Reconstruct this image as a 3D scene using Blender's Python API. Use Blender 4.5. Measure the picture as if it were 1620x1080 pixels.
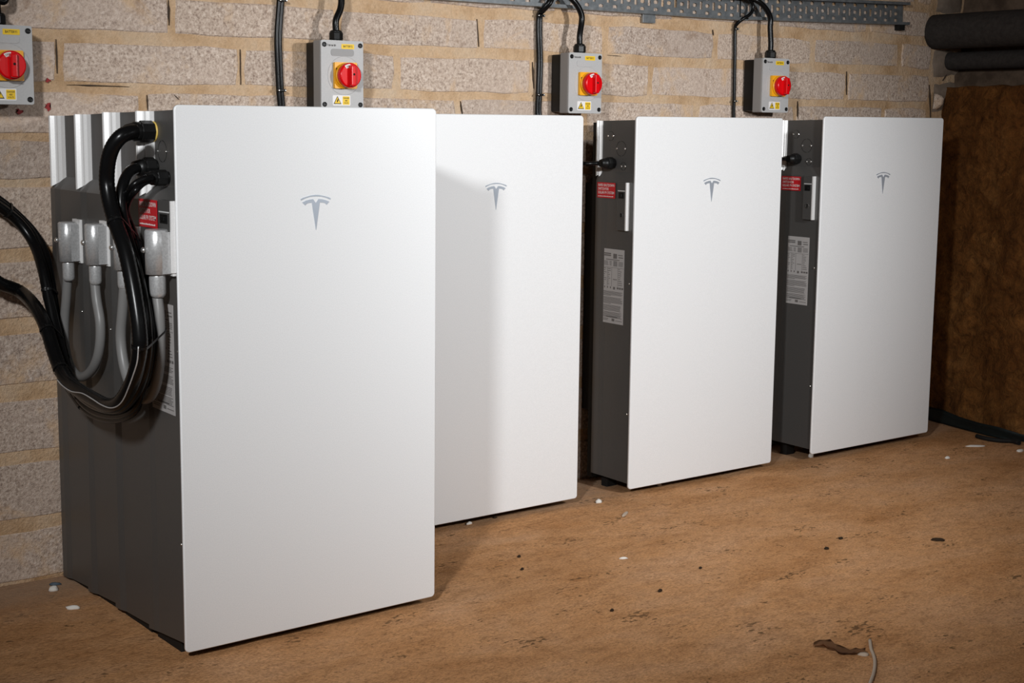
import bpy, bmesh, math, random
from mathutils import Vector, Matrix, noise
random.seed(7)
for o in list(bpy.data.objects):
    bpy.data.objects.remove(o)
SC = bpy.context.scene
COL = SC.collection
PI = math.pi

# ------------------------------------------------------------------ camera
F, YAW, PITCH, ROLL = 2199.683, 0.6240, 0.1337, 0.0072
CX, CY = 750.06, 491.71
CAM = Vector((-1.1066, -2.5277, 1.0676))
cy_, sy_, cp_, sp_ = math.cos(YAW), math.sin(YAW), math.cos(PITCH), math.sin(PITCH)
fwd = Vector((sy_*cp_, cy_*cp_, -sp_)); rgt = Vector((cy_, -sy_, 0)); upv = rgt.cross(fwd)
c_, s_ = math.cos(ROLL), math.sin(ROLL)
RX = c_*rgt + s_*upv; UX = -s_*rgt + c_*upv
cd = bpy.data.cameras.new('camera'); cam = bpy.data.objects.new('camera', cd); COL.objects.link(cam)
M = Matrix((RX, UX, -fwd)).transposed().to_4x4(); M.translation = CAM
cam.matrix_world = M
cd.sensor_width = 36; cd.lens = F/1620*36
cd.shift_x = (810-CX)/1620; cd.shift_y = (CY-540)/1620
cd.clip_start = .05; cd.clip_end = 60
cd.dof.use_dof = False
SC.camera = cam

def at(px, py, ax, val):
    """point where the sight line of a picture point meets the plane axis = val (used while measuring)"""
    d = RX*((px-CX)/F) - UX*((py-CY)/F) + fwd
    t = (val-CAM[ax])/d[ax]
    return CAM + d*t

# ------------------------------------------------------------------ light
wd = bpy.data.worlds.new('world'); SC.world = wd; wd.use_nodes = True
bg = wd.node_tree.nodes['Background']; bg.inputs[0].default_value = (.95, .93, .9, 1); bg.inputs[1].default_value = .085
def spot(name, loc, target, power, angle, radius, color):
    l = bpy.data.lights.new(name, 'SPOT'); l.spot_size = math.radians(angle); l.spot_blend = 1.0; l.energy = power; l.color = color; l.shadow_soft_size = radius
    o = bpy.data.objects.new(name, l); COL.objects.link(o); o.location = loc
    o.rotation_euler = (Vector(target)-Vector(loc)).to_track_quat('-Z', 'Y').to_euler()
    return o
spot('work_light_left', (-1.55, -1.95, 1.9), (.98, .15, .60), 285, 66, .10, (.965, .985, 1))
spot('work_light_middle', (.5, -2.3, 1.45), (1.8, .6, .95), 42, 85, .07, (.965, .985, 1))
spot('work_light_right', (1.65, -2.05, 1.5), (1.55, .5, .84), 184, 77, .07, (.965, .985, 1))
SC.view_settings.view_transform = 'Standard'; SC.view_settings.look = 'None'
SC.view_settings.exposure = 0.06; SC.view_settings.gamma = 1.0; SC.view_settings.use_curve_mapping = False

# ------------------------------------------------------------------ materials
def mat(name, color, rough=.5, metal=0.0, spec=.5, coat=0.0):
    m = bpy.data.materials.new(name); m.use_nodes = True
    b = m.node_tree.nodes['Principled BSDF']
    b.inputs['Base Color'].default_value = (*color, 1); b.inputs['Roughness'].default_value = rough
    b.inputs['Metallic'].default_value = metal; b.inputs['Specular IOR Level'].default_value = spec
    b.inputs['Coat Weight'].default_value = coat
    return m
class NT:
    def __init__(s, m): s.t = m.node_tree; s.b = s.t.nodes['Principled BSDF']
    def n(s, kind, **kw):
        x = s.t.nodes.new(kind)
        for k, v in kw.items():
            if k.startswith('_'): setattr(x, k[1:], v)
            else: x.inputs[k.replace('__', ' ')].default_value = v
        return x
    def l(s, a, b): s.t.links.new(a, b)
    def pos(s): return s.n('ShaderNodeNewGeometry').outputs['Position']
    def noise(s, v, scale, detail=4, rough=.6, dist=0):
        x = s.n('ShaderNodeTexNoise', Scale=scale, Detail=detail, Roughness=rough, Distortion=dist); s.l(v, x.inputs['Vector']); return x.outputs['Fac']
    def ramp(s, f, stops):
        r = s.n('ShaderNodeValToRGB'); e = r.color_ramp.elements
        while len(e) < len(stops): e.new(.5)
        for i, (p, c) in enumerate(stops): e[i].position = p; e[i].color = (*c, 1)
        s.l(f, r.inputs[0]); return r.outputs[0]
    def mix(s, f, a, b, mode='MIX'):
        x = s.n('ShaderNodeMix', _data_type='RGBA', _blend_type=mode)
        for src, i in ((f, 0), (a, 6), (b, 7)):
            if isinstance(src, (int, float)): x.inputs[i].default_value = src
            elif isinstance(src, tuple): x.inputs[i].default_value = (*src, 1)
            else: s.l(src, x.inputs[i])
        return x.outputs[2]
    def bump(s, h, strength, dist):
        x = s.n('ShaderNodeBump', Strength=strength, Distance=dist); s.l(h, x.inputs['Height']); s.l(x.outputs[0], s.b.inputs['Normal'])
    def math(s, op, a, b=0.0):
        x = s.n('ShaderNodeMath', _operation=op)
        for src, i in ((a, 0), (b, 1)):
            if isinstance(src, (int, float)): x.inputs[i].default_value = src
            else: s.l(src, x.inputs[i])
        return x.outputs[0]

BUFF = (.67, .46, .285)
def make_block_mat():
    m = mat('aggregate_block', (.4, .35, .3), .95, spec=.1); t = NT(m); p = t.pos()
    g1 = t.noise(p, 170, 3, .7); g2 = t.noise(p, 75, 2, .6)
    sp = t.ramp(t.math('ADD', t.math('MULTIPLY', g1, .7), t.math('MULTIPLY', g2, .3)),
                [(.36, (0.30, 0.222, 0.176)), (.46, (0.54, 0.420, 0.338)), (.54, (0.65, 0.525, 0.430)), (.66, (0.86, 0.725, 0.62))])
    soft = t.ramp(t.noise(p, 60, 3), [(.3, (0.57, 0.448, 0.36)), (.7, (0.68, 0.545, 0.450))])
    c = t.mix(t.ramp(t.noise(p, 3.2, 2), [(.34, (.45,)*3), (.55, (1,)*3)]), soft, sp)
    oi = t.n('ShaderNodeObjectInfo').outputs['Random']
    c = t.mix(.8, c, t.ramp(oi, [(0, (.82, .82, .84)), (.5, (.96, .94, .92)), (1, (1.0, .99, 1.0))]), 'MULTIPLY')
    sm = t.ramp(t.noise(p, 9, 5, .65, .4), [(.54, (0,)*3), (.70, (.85,)*3)])      # mortar smeared over the block
    c = t.mix(sm, c, BUFF)
    st = t.ramp(t.noise(p, 5.5, 6, .7, 1.2), [(.28, (.6, .5, .42)), (.40, (1, 1, 1))])
    c = t.mix(.7, c, st, 'MULTIPLY')
    t.l(c, t.b.inputs['Base Color'])
    t.bump(t.math('ADD', g1, t.math('MULTIPLY', g2, .8)), .85, .005)
    return m
def make_mortar_mat():
    m = mat('sandy_mortar', BUFF, .95, spec=.1); t = NT(m); p = t.pos()
    g = t.noise(p, 160, 4, .7); w = t.noise(p, 7, 5, .65)
    c = t.ramp(w, [(.3, (.49, .30, .155)), (.5, BUFF), (.72, (.69, .53, .38))])
    c = t.mix(.35, c, t.ramp(g, [(.3, (.55,)*3), (.7, (1.2,)*3)]), 'MULTIPLY')
    t.l(c, t.b.inputs['Base Color']); t.bump(t.math('ADD', g, t.math('MULTIPLY', t.noise(p, 28, 4), 1.6)), .8, .006)
    return m
def make_floor_mat():
    m = mat('dusty_earth_floor', (.3, .2, .1), .95, spec=.08); t = NT(m); p = t.pos()
    mp = t.n('ShaderNodeMapping'); t.l(p, mp.inputs['Vector']); mp.inputs['Scale'].default_value = (1, 1.9, 1); v = mp.outputs[0]
    a = t.noise(v, 2.3, 6, .65, .3); b = t.noise(v, 16, 5, .7); g = t.noise(v, 130, 4, .75)
    c = t.ramp(a, [(.30, (.42, .195, .075)), (.5, (.545, .285, .130)), (.70, (.59, .335, .18))])
    c = t.mix(.6, c, t.ramp(b, [(.28, (.62, .58, .55)), (.5, (1, 1, 1)), (.75, (1.12, 1.1, 1.06))]), 'MULTIPLY')
    c = t.mix(.8, c, t.ramp(g, [(.32, (.50, .46, .43)), (.5, (1, 1, 1)), (.68, (1.30, 1.28, 1.26))]), 'MULTIPLY')
    c = t.mix(.6, c, t.ramp(t.noise(v, 48, 4, .7, .5), [(.32, (.60, .55, .5)), (.48, (1, 1, 1)), (.70, (1.15, 1.13, 1.1))]), 'MULTIPLY')
    pk = t.math('MULTIPLY', t.noise(v, 60, 2, .5), t.noise(v, 6, 2, .5))
    c = t.mix(t.ramp(pk, [(.375, (0,)*3), (.42, (.75,)*3)]), c, (.10, .055, .025))          # dark crumbs
    sx = t.n('ShaderNodeSeparateXYZ'); t.l(p, sx.inputs[0])
    near = t.ramp(t.math('ADD', sx.outputs[1], t.math('MULTIPLY', a, .28)), [(.60, (0,)*3), (.80, (.75,)*3)])
    c = t.mix(near, c, (.42, .29, .20))                                                      # grey dust along the wall foot
    t.l(c, t.b.inputs['Base Color'])
    t.bump(t.math('ADD', t.math('MULTIPLY', b, 1.3), g), .55, .008)
    return m
def make_rock_mat():
    m = mat('brown_earth_rock', (.2, .1, .04), .92, spec=.15); t = NT(m); p = t.pos()
    a = t.noise(p, 4.5, 6, .65, .6); b = t.noise(p, 30, 7, .75, .8); g = t.noise(p, 110, 3, .7)
    c = t.ramp(a, [(.28, (.11, .040, .010)), (.48, (.21, .082, .020)), (.62, (.30, .13, .036)), (.78, (.34, .19, .09))])
    c = t.mix(.85, c, t.ramp(b, [(.30, (.28, .24, .22)), (.5, (.95, .95, .95)), (.72, (1.5, 1.42, 1.3))]), 'MULTIPLY')
    t.l(c, t.b.inputs['Base Color'])
    t.bump(t.math('ADD', t.math('MULTIPLY', b, 2.0), t.math('MULTIPLY', g, .6)), .9, .014)
    return m
def make_speckle(name, c0, c1, rough, scale, metal=0.0, bump=0.0, spec=.4):
    m = mat(name, c0, rough, metal, spec); t = NT(m); p = t.pos(); n = t.noise(p, scale, 4, .65)
    t.l(t.ramp(n, [(.35, c0), (.65, c1)]), t.b.inputs['Base Color'])
    if bump: t.bump(n, bump, .002)
    return m
def make_glass():
    m = mat('white_glass', (.80, .805, .81), .30, 0, .5); t = NT(m); p = t.pos()
    n = t.noise(p, 420, 2, .5)
    t.l(t.ramp(n, [(.35, (.775, .78, .785)), (.65, (.82, .825, .83))]), t.b.inputs['Base Color'])
    t.l(t.ramp(n, [(.3, (.30,)*3), (.7, (.42,)*3)]), t.b.inputs['Roughness'])
    return m
MT = dict(
    block=make_block_mat(), mortar=make_mortar_mat(), floor=make_floor_mat(), rock=make_rock_mat(), glass=make_glass(),
    render=make_speckle('grey_brown_render', (.19, .145, .11), (.30, .235, .185), .95, 14, 0, .6, .1),
    dark_render=make_speckle('dark_soiled_wall', (.07, .048, .034), (.15, .105, .075), .95, 11, 0, .6, .1),
    ceiling=make_speckle('dusty_ceiling', (.16, .13, .10), (.22, .18, .14), .95, 9, 0, .3, .1),
    body=make_speckle('dark_grey_painted_metal', (.098, .094, .090), (.106, .102, .098), .42, 300, .35, .03),
    strip=make_speckle('front_lit_metal', (.84, .83, .82), (.92, .91, .90), .36, 500, .3, .05),  # paler than the body metal: front light is put into the colour
    zinc=make_speckle('cast_zinc', (.50, .50, .50), (.66, .66, .66), .30, 260, .5, .12),
    hose=mat('grey_plastic_hose', (.20, .195, .19), .42),
    black=mat('black_rubber_cable', (.004, .004, .0042), .27, 0, .22),
    blackp=mat('black_plastic', (.006, .006, .006), .40, 0, .3),
    blackm=mat('matt_black', (.012, .011, .01), .7, 0, .2),
    boxgrey=make_speckle('grey_painted_box', (.44, .435, .43), (.47, .465, .46), .45, 300, 0, .02),
    boxside=mat('grey_box_body', (.27, .255, .245), .5),
    orange=mat('orange_yellow_plastic', (.85, .40, .012), .35),
    yellow=mat('yellow_label', (.86, .56, .015), .5),
    red=mat('red_plastic', (.70, .002, .005), .25, 0, .30, 0),
    redlab=mat('red_label', (.55, .012, .02), .45),
    white=mat('white_label', (.80, .78, .76), .5),
    labelgrey=mat('printed_grey_label', (.42, .40, .39), .55),
    print_=mat('black_print', (.02, .018, .016), .6),
    printgrey=mat('grey_print', (.14, .13, .125), .6),
    brass=mat('yellow_seal', (.75, .52, .12), .4),
    chrome=mat('brushed_chrome', (.50, .55, .62), .34, .45),
    screw=mat('bright_screw', (.85, .84, .82), .22, .9),
    tray=make_speckle('galvanised_steel', (.20, .215, .225), (.31, .325, .335), .45, 45, .6, .05),
    pipe=make_speckle('dark_foam_lagging', (.030, .026, .024), (.045, .039, .036), .85, 60, 0, .2, .15),
    flake=mat('white_plaster_flake', (.72, .68, .62), .9),
    bark=mat('dark_leaf', (.24, .12, .06), .9, 0, .1),
    pebble=mat('dark_pebble', (.032, .020, .012), .9, 0, .1),
    twig=mat('pale_string', (.42, .33, .25), .8),
    blue=mat('faded_blue_plastic', (.06, .09, .12), .6),
    paint=mat('red_spray_paint', (.30, .02, .02), .7),
    greenblack=mat('dark_green_black_sheet', (.018, .026, .025), .5),
    gap=mat('open_joint_shade', (.07, .05, .036), .95, 0, .1),  # shade in cracks and along block edges, as a flat dark colour
    window=mat('clear_grey_window', (.36, .355, .35), .06, 0, .6),
)

# ------------------------------------------------------------------ helpers
def new(): return bmesh.new()
def tf(bm, vs, mtx):
    if mtx is not None: bmesh.ops.transform(bm, matrix=mtx, verts=vs)
def box(bm, x0, x1, y0, y1, z0, z1, bev=0.0, seg=2, mtx=None):
    r = bmesh.ops.create_cube(bm, size=1.0); vs = r['verts']
    for v in vs:
        v.co = Vector((x0 if v.co.x < 0 else x1, y0 if v.co.y < 0 else y1, z0 if v.co.z < 0 else z1))
    if bev > 0:
        es = list({e for v in vs for e in v.link_edges})
        rr = bmesh.ops.bevel(bm, geom=es, offset=bev, segments=seg, affect='EDGES', profile=.6)
        vs = list({v for f in rr['faces'] for v in f.verts} | {v for v in vs if v.is_valid})
    tf(bm, vs, mtx); return bm
def frame_of(d):
    d = d.normalized(); a = Vector((0, 0, 1)) if abs(d.z) < .9 else Vector((1, 0, 0))
    u = d.cross(a).normalized(); return u, d.cross(u).normalized()
def lathe(bm, p0, d, prof, seg=20, smooth=True):
    """rings of (distance along d, radius)"""
    p0 = Vector(p0); d = Vector(d).normalized(); u, w = frame_of(d); rings = []
    for t, r in prof:
        rings.append([bm.verts.new(p0+d*t+(u*math.cos(2*PI*k/seg)+w*math.sin(2*PI*k/seg))*r) for k in range(seg)])
    for a, b in zip(rings, rings[1:]):
        for k in range(seg):
            f = bm.faces.new((a[k], a[(k+1) % seg], b[(k+1) % seg], b[k])); f.smooth = smooth
    bm.faces.new(rings[0]); bm.faces.new(rings[-1]); return bm
def spline(pts, per=6):
    P = [Vector(p) for p in pts]; P = [P[0]*2-P[1]]+P+[P[-1]*2-P[-2]]; out = []
    for i in range(1, len(P)-2):
        a, b, c, d = P[i-1:i+3]
        for k in range(per):
            t = k/per
            out.append(.5*((2*b)+(c-a)*t+(2*a-5*b+4*c-d)*t*t+(3*b-a-3*c+d)*t**3))
    out.append(P[-2]); return out
def tube(bm, pts, r, seg=12, per=6, ridged=0.0):
    P = spline(pts, per); rings = []; u = None
    for i, p in enumerate(P):
        d = (P[min(i+1, len(P)-1)]-P[max(i-1, 0)]).normalized()
        if u is None: u, _ = frame_of(d)
        u = (u-d*u.dot(d)).normalized(); w = d.cross(u)
        rr = r*(1+(ridged if i % 2 else 0))
        rings.append([bm.verts.new(p+(u*math.cos(2*PI*k/seg)+w*math.sin(2*PI*k/seg))*rr) for k in range(seg)])
    for a, b in zip(rings, rings[1:]):
        for k in range(seg):
            f = bm.faces.new((a[k], a[(k+1) % seg], b[(k+1) % seg], b[k])); f.smooth = True
    bm.faces.new(rings[0]); bm.faces.new(rings[-1]); return bm
def prism(bm, poly, o, u, v, n, depth):
    """closed outline poly (a,b) on axes u,v at origin o, thickened along n"""
    o, u, v, n = Vector(o), Vector(u), Vector(v), Vector(n)
    A = [bm.verts.new(o+u*a+v*b) for a, b in poly]; B = [bm.verts.new(o+u*a+v*b+n*depth) for a, b in poly]
    f0 = bm.faces.new(A); f1 = bm.faces.new(B); k = len(A)
    for i in range(k): bm.faces.new((A[i], A[(i+1) % k], B[(i+1) % k], B[i]))
    bmesh.ops.triangulate(bm, faces=[f0, f1]); return bm
def rrect(w, h, r, n=5, cx=0, cz=0):
    out = []
    for (sx, sz, a0) in ((1, 1, 0), (-1, 1, PI/2), (-1, -1, PI), (1, -1, 1.5*PI)):
        for k in range(n+1):
            a = a0+PI/2*k/n; out.append((cx+sx*(w/2-r)+r*math.cos(a), cz+sz*(h/2-r)+r*math.sin(a)))
    return out
def obj(name, bm, m, parent=None, label=None):
    bmesh.ops.recalc_face_normals(bm, faces=bm.faces)
    me = bpy.data.meshes.new(name); bm.to_mesh(me); bm.free()
    me.materials.append(MT[m] if isinstance(m, str) else m)
    o = bpy.data.objects.new(name, me); COL.objects.link(o)
    if parent is not None: o.parent = parent
    if label: o['label'] = label
    return o
def tag(o, label, cat, group=None):
    o['label'] = label; o['category'] = cat
    if group: o['group'] = group
    return o
def thing(name, label, cat, loc=(0, 0, 0), rz=0, group=None):
    o = bpy.data.objects.new(name, None); COL.objects.link(o); o.location = loc; o.rotation_euler = (0, 0, rz)
    o.empty_display_size = .05
    return tag(o, label, cat, group)
def struct(name, bm, m): o = obj(name, bm, m); o['kind'] = 'structure'; return o
def text_mesh(txt, size, o, u, v, align='CENTER', squeeze=1.0):
    cu = bpy.data.curves.new('lettering', 'FONT'); cu.body = txt; cu.size = size; cu.align_x = align; cu.align_y = 'CENTER'; cu.resolution_u = 2
    cu.offset = size*.012
    to = bpy.data.objects.new('lettering', cu); COL.objects.link(to)
    dg = bpy.context.evaluated_depsgraph_get(); me = bpy.data.meshes.new_from_object(to.evaluated_get(dg))
    bpy.data.objects.remove(to); bpy.data.curves.remove(cu)
    o, u, v = Vector(o), Vector(u), Vector(v)
    bm = new(); bm.from_mesh(me); bpy.data.meshes.remove(me)
    for w in bm.verts: w.co = o+u*(w.co.x*squeeze)+v*w.co.y
    return bm
X, Y, Z = Vector((1, 0, 0)), Vector((0, 1, 0)), Vector((0, 0, 1))

# ------------------------------------------------------------------ setting
FZ = -.036
def fz(y):
    """mean floor height: the earth floor falls towards the wall"""
    f = min(1, max(0, (y+.05)/.80)); return -.011-.025*f*(.5+.5*f)
def floor_h(x, y):
    return fz(y)+.004*noise.noise(Vector((x*2.2, y*2.2, 1)))+.003*noise.noise(Vector((x*9, y*9, 4)))
def make_floor():
    bm = new(); nx, ny = 180, 140; x0, x1, y0, y1 = -3.2, 4.2, -4.5, .95; g = []
    for j in range(ny+1):
        row = []
        for i in range(nx+1):
            x = x0+(x1-x0)*i/nx; y = y0+(y1-y0)*j/ny
            row.append(bm.verts.new((x, y, floor_h(x, y)-.003)))
        g.append(row)
    for j in range(ny):
        for i in range(nx):
            bm.faces.new((g[j][i], g[j][i+1], g[j+1][i+1], g[j+1][i])).smooth = True
    return struct('floor', bm, 'floor')
floor = make_floor()
WY = .735          # face of the mortar
WALL_TOP = 2.25
def make_wall_back():
    bm = new(); box(bm, -3.2, 3.9, WY, WY+.22, -.12, WALL_TOP); return struct('wall_back', bm, 'mortar')
wall_back = make_wall_back()
JZ = [(-.05, .03), (.105, .032), (.27, .029), (.43, .034), (.587, .036), (.757, .028), (.925, .016), (1.032, .017), (1.147, .019),
      (1.267, .024), (1.382, .028), (1.50, .022), (1.617, .022), (1.735, .022), (1.853, .022), (1.971, .022), (2.089, .022), (2.207, .022)]
PHASE = {6: .10, 7: .242, 8: .037, 9: .321, 10: 1.074, 11: .40, 12: .15}
RAG = 3.315          # ragged right end of the good blockwork
rb = random.Random(11)
def block_mesh(w, h, r):
    """one block face: uneven rounded outline, proud of the mortar, sides sunk into it"""
    bm = new(); pts = []
    n = max(3, int(w/.09))
    for i in range(n+1): pts.append((w*i/n, 0))
    pts.append((w, h*.5))
    for i in range(n, -1, -1): pts.append((w*i/n, h))
    pts.append((0, h*.5))
    F_, B_ = [], []
    for a, b in pts:
        ca = a < .001 or a > w-.001; cb = b < .001 or b > h-.001
        ja, jb = rb.uniform(-.0045, .0035), rb.uniform(-.0040, .0032)
        ins = .004 if (ca and cb) else 0.0
        dx = (1 if a < w/2 else -1); dz = (1 if b < h/2 else -1)
        fa = a+ja+dx*((.004 if ca else 0)+ins); fb = b+jb+dz*((.004 if cb else 0)+ins)
        F_.append(bm.verts.new((fa, -r, fb))); B_.append(bm.verts.new((a+ja*.6-dx*(.003 if ca else 0), .006, b+jb*.6-dz*(.003 if cb else 0))))
    k = len(pts); bm.faces.new(F_[::-1])
    for i in range(k): bm.faces.new((F_[i], F_[(i+1) % k], B_[(i+1) % k], B_[i]))
    me = bpy.data.meshes.new('block'); bmesh.ops.recalc_face_normals(bm, faces=bm.faces); bm.to_mesh(me); bm.free(); me.materials.append(MT['block'])
    return me
MESHES = {}
for i in range(len(JZ)-1):
    z0 = JZ[i][0]+JZ[i][1]/2; z1 = JZ[i+1][0]-JZ[i+1][1]/2
    ph = PHASE.get(i, .07 if i % 2 else .30); step = .4695; jw = .017
    k = math.floor((-1.9-ph)/step); x = ph+k*step
    while x < RAG-.03:
        xa = x+jw/2; xb = min(x+step-jw/2, RAG+rb.uniform(-.012, .012))
        if xb-xa > .05:
            w = round(xb-xa, 2) if xb-xa < .44 else .4525
            key = (round(w, 2), round(z1-z0, 3), rb.randrange(3))
            if key not in MESHES: MESHES[key] = block_mesh(w, z1-z0, .0022)
            o = bpy.data.objects.new('block', MESHES[key]); COL.objects.link(o); o.parent = wall_back
            o.location = (xa+(xb-xa-w)/2, WY-rb.uniform(-.0017, .0016), z0+rb.uniform(-.002, .002))
            o.rotation_euler = (rb.uniform(-.006, .006), rb.uniform(-.003, .003), rb.uniform(-.004, .004))
        x += step
# rough end of the wall next to the earth wall: plastered lumps
def rough_patch(name, poly, y0, thick, m, parent, amp=.01, n=9):
    bm = new(); xs = [p[0] for p in poly]; zs = [p[1] for p in poly]
    x0, x1, z0, z1 = min(xs), max(xs), min(zs), max(zs); g = []
    for j in range(n+1):
        row = []
        for i in range(n+1):
            a = x0+(x1-x0)*i/n; b = z0+(z1-z0)*j/n
            e = min(1, 4*min(i, n-i)/n+.001, 4*min(j, n-j)/n+.001)
            wob = .012*noise.noise(Vector((a*14, b*14, 9)))
            row.append(bm.verts.new((a+wob, y0-thick*e+amp*noise.noise(Vector((a*18, b*18, 2)))*e+.004*(1-e), b+wob)))
        g.append(row)
    for j in range(n):
        for i in range(n): bm.faces.new((g[j][i], g[j][i+1], g[j+1][i+1], g[j+1][i])).smooth = True
    return obj(name, bm, m, parent)
for (xa, xb, za, zb) in ((3.325, 3.50, 1.48, 1.62), (3.322, 3.53, 1.37, 1.475), (3.325, 3.54, 1.245, 1.362), (3.33, 3.55, 1.12, 1.238)):
    rough_patch('rubble_end', [(xa, za), (xb, zb)], WY, .010, 'render', wall_back)
rough_patch('broken_stub', [(3.338, 1.135), (3.372, 1.185)], WY-.01, .018, 'block', wall_back, .012, 6)

DW = Vector((-.23, -.973, 0)).normalized(); NW = Vector((-.973, .23, 0)).normalized()
def make_wall_right():
    bm = new(); A = Vector((3.412, .76, 0)); g = []; ns, nz = 170, 90
    for j in range(nz+9):
        row = []
        for i in range(ns+1):
            s = 3.0*(i/ns)**1.35-.02
            if j <= nz: z = -.08+1.295*j/nz; back = 0
            else: z = 1.215+.004*math.sin(j); back = .022*(j-nz)
            p = A+DW*s; q = Vector((p.x*5, p.y*5, z*5))
            d = .028*noise.noise(q)+.022*noise.noise(q*2.7)+.009*noise.noise(q*6.5)+.006*noise.noise(q*15)
            d *= min(1, .25+s*5)
            if z > 1.17: d -= .012*(z-1.17)/.045
            if j >= nz: z += .010*noise.noise(Vector((s*9, 3, j)))
            row.append(bm.verts.new(p+NW*(d-back)+Z*z))
        g.append(row)
    for j in range(nz+8):
        for i in range(ns): bm.faces.new((g[j][i], g[j][i+1], g[j+1][i+1], g[j+1][i])).smooth = True
    return struct('wall_right', bm, 'rock')
make_wall_right()
def make_wall_right_upper():
    bm = new(); A = Vector((3.50, .74, 0)); d = Vector((.10, -1, 0)).normalized(); n = Vector((-1, -.1, 0)).normalized(); g = []
    for j in range(31):
        row = []
        for i in range(61):
            s = 3.2*i/60; z = 1.19+1.07*j/30; p = A+d*s
            lip = .03 if z < 1.27 else 0
            row.append(bm.verts.new(p+n*(lip+.014*noise.noise(Vector((s*6, z*6, 3))))+Z*z))
        g.append(row)
    for j in range(30):
        for i in range(60): bm.faces.new((g[j][i], g[j][i+1], g[j+1][i+1], g[j+1][i])).smooth = True
    return struct('wall_right_upper', bm, 'dark_render')
make_wall_right_upper()
bm = new(); box(bm, -3.2, 4.2, -4.5, .95, WALL_TOP, WALL_TOP+.12); struct('ceiling', bm, 'ceiling')
# open joints: solid dark slivers painting the shade of cracks and block edges
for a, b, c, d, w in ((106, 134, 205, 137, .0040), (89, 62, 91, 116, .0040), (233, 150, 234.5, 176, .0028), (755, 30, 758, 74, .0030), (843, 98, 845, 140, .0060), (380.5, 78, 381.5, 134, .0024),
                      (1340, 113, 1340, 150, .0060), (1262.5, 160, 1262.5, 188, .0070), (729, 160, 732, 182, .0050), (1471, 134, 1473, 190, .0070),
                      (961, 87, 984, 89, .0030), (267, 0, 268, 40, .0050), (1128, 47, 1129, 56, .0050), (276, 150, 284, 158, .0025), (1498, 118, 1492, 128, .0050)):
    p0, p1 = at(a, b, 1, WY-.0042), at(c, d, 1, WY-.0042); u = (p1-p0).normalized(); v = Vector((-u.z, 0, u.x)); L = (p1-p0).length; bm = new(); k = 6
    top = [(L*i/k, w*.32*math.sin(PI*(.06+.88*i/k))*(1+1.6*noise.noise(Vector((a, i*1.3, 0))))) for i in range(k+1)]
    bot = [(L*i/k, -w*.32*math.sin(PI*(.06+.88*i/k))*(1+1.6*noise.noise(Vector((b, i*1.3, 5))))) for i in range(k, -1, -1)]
    prism(bm, top+bot, p0, u, v, Y, .006); obj('joint_shade', bm, 'gap', wall_back)
# three red paint marks sprayed on the wall by the left switch
for px, py, w, h in ((76, 127, .011, .008), (75, 168, .012, .018), (31, 176, .014, .011)):
    p = at(px, py, 1, WY-.006); bm = new()
    pl = [(w*(.5+.28*math.sin(k*2.3+px))*math.cos(k*PI/5), h*(.5+.28*math.cos(k*1.7+py))*math.sin(k*PI/5)) for k in range(10)]
    prism(bm, pl, p, X, Z, -Y, .0006); obj('paint_mark', bm, 'paint', wall_back)

# ------------------------------------------------------------------ battery units
PW, PH = .609, 1.10
def chassis_mesh(D, y0, zb0, zb1, zt0, zt1, rd=.0235, lip=.005):
    """side profile of a unit: plain front, rear flange that steps out, and a shallow recess along the top of the side"""
    d_of = [0, D*.25, D-.078, D-.052, D-.028, D]
    low = [0, 0, 0, .0, lip, lip]
    upp = [-rd, -rd, -rd, -rd, -rd+.001, -rd+.001]
    rows = [('b', low), (.910, low), (.938, upp), ('t', upp)]
    bm = new(); W = PW-.008; g = []
    for zz, prof in rows:
        ring = []
        for side in (-1, 1):
            seq = list(zip(d_of, prof)); seq = seq if side < 0 else seq[::-1]
            for d, o in seq:
                f = d/D; z = (zb0+(zb1-zb0)*f) if zz == 'b' else (zt0+(zt1-zt0)*f) if zz == 't' else zz
                x = (.004-o) if side < 0 else (.004+W+o)
                ring.append(bm.verts.new((x, y0+d, z)))
        g.append(ring)
    for a, b in zip(g, g[1:]):
        k = len(a)
        for i in range(k): bm.faces.new((a[i], a[(i+1) % k], b[(i+1) % k], b[i]))
    bm.faces.new(g[0]); bm.faces.new(g[-1])
    es = [e for e in bm.edges if len(e.link_faces) == 2 and e.calc_face_angle(0) > .9]
    bmesh.ops.bevel(bm, geom=es, offset=.003, segments=2, affect='EDGES')
    return bm
def strips(t, D, y0, zt0, zt1, kx=1.0, ky=.8):
    """two rails up the rear corner of the recess, front light painted into their colour"""
    z1 = zt0+(zt1-zt0)-.001; yr = y0+D
    for n_ in (0, 1):
        bm = new(); zb = .930-.004*n_
        # plan outlines: the front edge of each step is rounded and faces the front corner
        if n_ == 0: pl = [(.034, .001), (-.0010, .001), (-.0015, .005), (.0005, .009), (.0095, .0145), (.0120, .0170), (.034, .0170)]
        else: pl = [(.034, .0190), (.0125, .0190), (.0120, .0215), (.0140, .0250), (.0200, .0310), (.0255, .0400), (.034, .0400)]
        pl = [(a*kx, yr-b*ky) for a, b in pl]
        lo = [bm.verts.new((a, b, zb-.6*max(0, .024*kx-a) if a < .03*kx else zb)) for a, b in pl]
        hi = [bm.verts.new((a, b, z1+.0015)) for a, b in pl]
        k = len(pl); bm.faces.new(lo); bm.faces.new(hi)
        for i in range(k): bm.faces.new((lo[i], lo[(i+1) % k], hi[(i+1) % k], hi[i]))
        obj('corner_rail', bm, 'strip', t, 'corner rail painted as lit from the front')
EMB_H = [(0, 304), (55, 308), (105, 317), (160, 331), (225, 350), (258, 368), (252, 392), (205, 368), (150, 348), (90, 334), (0, 329)]
EMB_T = [(0, 440), (47, 374), (105, 379), (175, 398), (232, 424), (184, 474), (162, 450), (128, 437), (68, 432), (2, 884)]
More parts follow.
